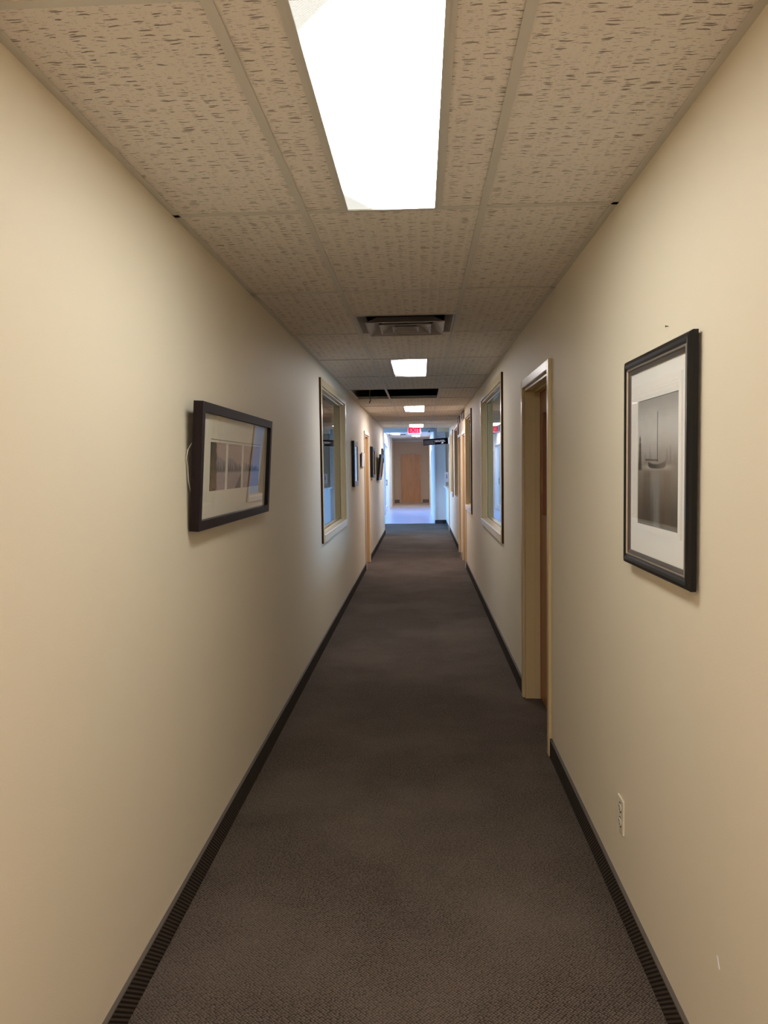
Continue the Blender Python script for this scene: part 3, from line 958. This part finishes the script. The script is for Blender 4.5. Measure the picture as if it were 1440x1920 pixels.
# ------------------------------------------------------------------ small things on the right wall
r = empty('electrical_outlet', wall_matrix('right', XR, 2.618, 0.345))
tag(r, 'ivory duplex outlet low on the right wall', 'outlet')
box('cover_plate', plastic_m, r, -0.037, 0.037, -0.060, 0.060, 0.0, 0.006, bev=0.0018)
for z in (0.0255, -0.0255):
    m = MB()
    lp = []
    for zz, k in ((0.006, 1.0), (0.0085, 0.96)):
        lp.append([(0.0168 * k * math.cos(t_), z + 0.0145 * k * max(-0.86, min(0.86, math.sin(t_))), zz) for t_ in [2 * math.pi * q / 20 for q in range(20)]])
    m.rings(lp, cap=True)
    MB().lathe([(0.0182, 0), (0.0182, 0.0004)], (0, z, 0.006), (0, 0, 1), 20).build('socket_gap_shade', slot_m, r)  # dark disc: shadow of the plate opening round the socket, put in as colour
    f = m.build('socket', plastic_m, r)
    MB().box(-0.0088, -0.0052, z - 0.003, z + 0.010, 0.0084, 0.0088).build('slot', slot_m, f)
    MB().box(0.0052, 0.0088, z - 0.002, z + 0.009, 0.0084, 0.0088).build('slot', slot_m, f)
    MB().lathe([(0.0028, 0), (0.0028, 0.0006)], (0, z - 0.0075, 0.0083), (0, 0, 1), 10).build('slot', slot_m, f)
MB().lathe([(0.0032, 0), (0.0030, 0.001), (0.0015, 0.0014)], (0, 0, 0.006), (0, 0, 1), 12).build('screw', chrome_m, r)

o = MB().box(XR - 0.0008, XR + 0.001, 1.7545, 1.7625, 0.376, 0.404).build('paint_chip', paper_m)
o.data.transform(Matrix.Translation((0, 1.7585, 0.39)) @ Matrix.Rotation(math.radians(-28), 4, 'X') @ Matrix.Translation((0, -1.7585, -0.39)))
o.parent = wall_right
MB().lathe([(0.0012, 0), (0.0012, 0.006), (0.0028, 0.006), (0.0028, 0.0075)], (XR, 2.158, 1.922), (-1, 0, 0), 8).build('nail', slot_m, wall_right)

def grille(y, z, w_, h_, label):
    r = empty('wall_grille', wall_matrix('right', XR, y, z))
    tag(r, label, 'grille')
    sweep('frame', w_, h_, [(0, 0), (0, 0.014), (0.018, 0.018), (0.018, 0)], umber_m, r)
    MB().box(-w_ / 2 + 0.018, w_ / 2 - 0.018, -h_ / 2 + 0.018, h_ / 2 - 0.018, 0.001, 0.003).build('backing', throat_m, r)
    n = 5
    for k in range(n):
        zz = -h_ / 2 + 0.018 + (h_ - 0.036) * (k + 0.5) / n
        MB().box(-w_ / 2 + 0.018, w_ / 2 - 0.018, zz - 0.008, zz + 0.004, 0.005, 0.009).build('slat', grille_m, r)
grille(12.28, 2.345, 0.56, 0.135, 'brown grille under the ceiling above the nearer right oak door')
grille(13.62, 2.350, 0.60, 0.120, 'brown grille under the ceiling above the farther right oak door')

# ------------------------------------------------------------------ signs
def text(body, size, mat, parent, M, extrude=0.001, name='lettering'):
    cu = bpy.data.curves.new(name, 'FONT')
    cu.body = body
    cu.size = size
    cu.extrude = extrude
    cu.align_x, cu.align_y = 'CENTER', 'CENTER'
    cu.offset = 0.004
    tmp = bpy.data.objects.new('tmp', cu)
    C.objects.link(tmp)
    me = bpy.data.meshes.new_from_object(tmp.evaluated_get(bpy.context.evaluated_depsgraph_get()))
    bpy.data.objects.remove(tmp)
    me.materials.clear()
    me.materials.append(mat)
    o = bpy.data.objects.new(name, me)
    C.objects.link(o)
    o.parent = parent
    o.matrix_local = M
    return o
FACE = Matrix(((1, 0, 0, 0), (0, 0, -1, 0), (0, 1, 0, 0), (0, 0, 0, 1)))    # local z -> -Y (towards the viewer)
r = empty('exit_sign', at(-0.144, 17.46, 2.362) @ FACE)
tag(r, 'red lit EXIT sign hanging under the ceiling', 'sign')
box('housing', sign_white_m, r, -0.148, 0.148, -0.080, 0.080, -0.040, 0.0, bev=0.004)
box('face', exit_face_m, r, -0.138, 0.138, -0.070, 0.070, 0.0, 0.003)
text('EXIT', 0.135, exit_letter_m, r, Matrix.Translation((0, 0, 0.0045)))

sy = 18.2
r = empty('hanging_sign', at(0.348, sy, 2.128) @ FACE @ Matrix.Rotation(math.radians(3.0), 4, 'Z') @ Matrix.Rotation(math.radians(-9), 4, 'Y'))
tag(r, 'black sign board with white lines of text projecting from the right wall', 'sign')
box('board', sign_black_m, r, -0.295, 0.295, -0.072, 0.072, -0.012, 0.0, bev=0.002)
box('bracket', sign_white_m, r, 0.295, 0.325, -0.078, 0.078, -0.014, 0.004)
sweep('label_border', 0.245, 0.088, [(0, 0), (0, 0.0015), (0.008, 0.0015), (0.008, 0)], sign_grey_m, r).location = (-0.150, -0.006, 0)
m = MB()
for q in range(3):
    x = -0.245
    while x < -0.06:
        d = 0.010 + 0.02 * random.random()
        m.box(x, min(x + d, -0.058), 0.012 - 0.020 * q - 0.005, 0.012 - 0.020 * q + 0.006, 0, 0.0012)
        x += d + 0.007
m.build('small_print', sign_grey_m, r)
m = MB()
for z, xs in ((0.020, ((-0.012, 0.085), (0.10, 0.205))), (-0.006, ((-0.012, 0.055), (0.066, 0.120), (0.135, 0.225)))):
    for a, b in xs:
        x = a
        while x < b:
            d = 0.008 + 0.008 * random.random()
            m.box(x, min(x + d, b), z - 0.006, z + 0.006, 0, 0.0012)
            x += d + 0.003
m.build('text_line', sign_white_m, r)
MB().rings([[(0.125, -0.052, 0), (0.180, -0.052, 0), (0.180, -0.020, 0), (0.150, -0.024, 0)], [(0.125, -0.052, 0.0013), (0.180, -0.052, 0.0013), (0.180, -0.020, 0.0013), (0.150, -0.024, 0.0013)]], cap=True).build('arrow', sign_white_m, r)

# paper taped over the counter
r = empty('paper_notice', at(0.645, 19.6, 1.27) @ FACE)
tag(r, 'white paper notice with a dark figure above the reception counter', 'notice')
box('sheet', paper_m, r, -0.055, 0.055, -0.125, 0.125, 0, 0.002)
m = MB().lathe([(0.012, 0), (0.012, 0.001)], (0.002, 0.055, 0.002), (0, 0, 1), 12)
m.box(-0.006, 0.012, -0.01, 0.042, 0.002, 0.003).box(-0.014, 0.016, -0.028, -0.012, 0.002, 0.003)
m.build('figure', ink_m, r)
MB().box(-0.05, -0.046, -0.29, -0.125, 0.0, 0.004).box(-0.05, 0.05, -0.29, -0.236, 0.004, 0.006).build('holder', white_m, r)

# white twin head emergency light on the beam
r = empty('emergency_light', at(0.265, 20.79, 2.50) @ FACE)
tag(r, 'small white lamp head on the beam right of the exit sign', 'light')
box('box', white_m, r, -0.01, 0.07, -0.035, 0.05, 0, 0.05, bev=0.004)
MB().lathe([(0.03, 0), (0.045, 0.03), (0.045, 0.06), (0.038, 0.065)], (-0.035, -0.005, 0.02), (-0.1, -0.1, 1), 16).build('lamp_head', white_m, r, smooth=True)
MB().lathe([(0.017, 0), (0.014, 0.004)], (-0.042, -0.012, 0.085), (-0.1, -0.1, 1), 16).build('lens', slot_m, r)
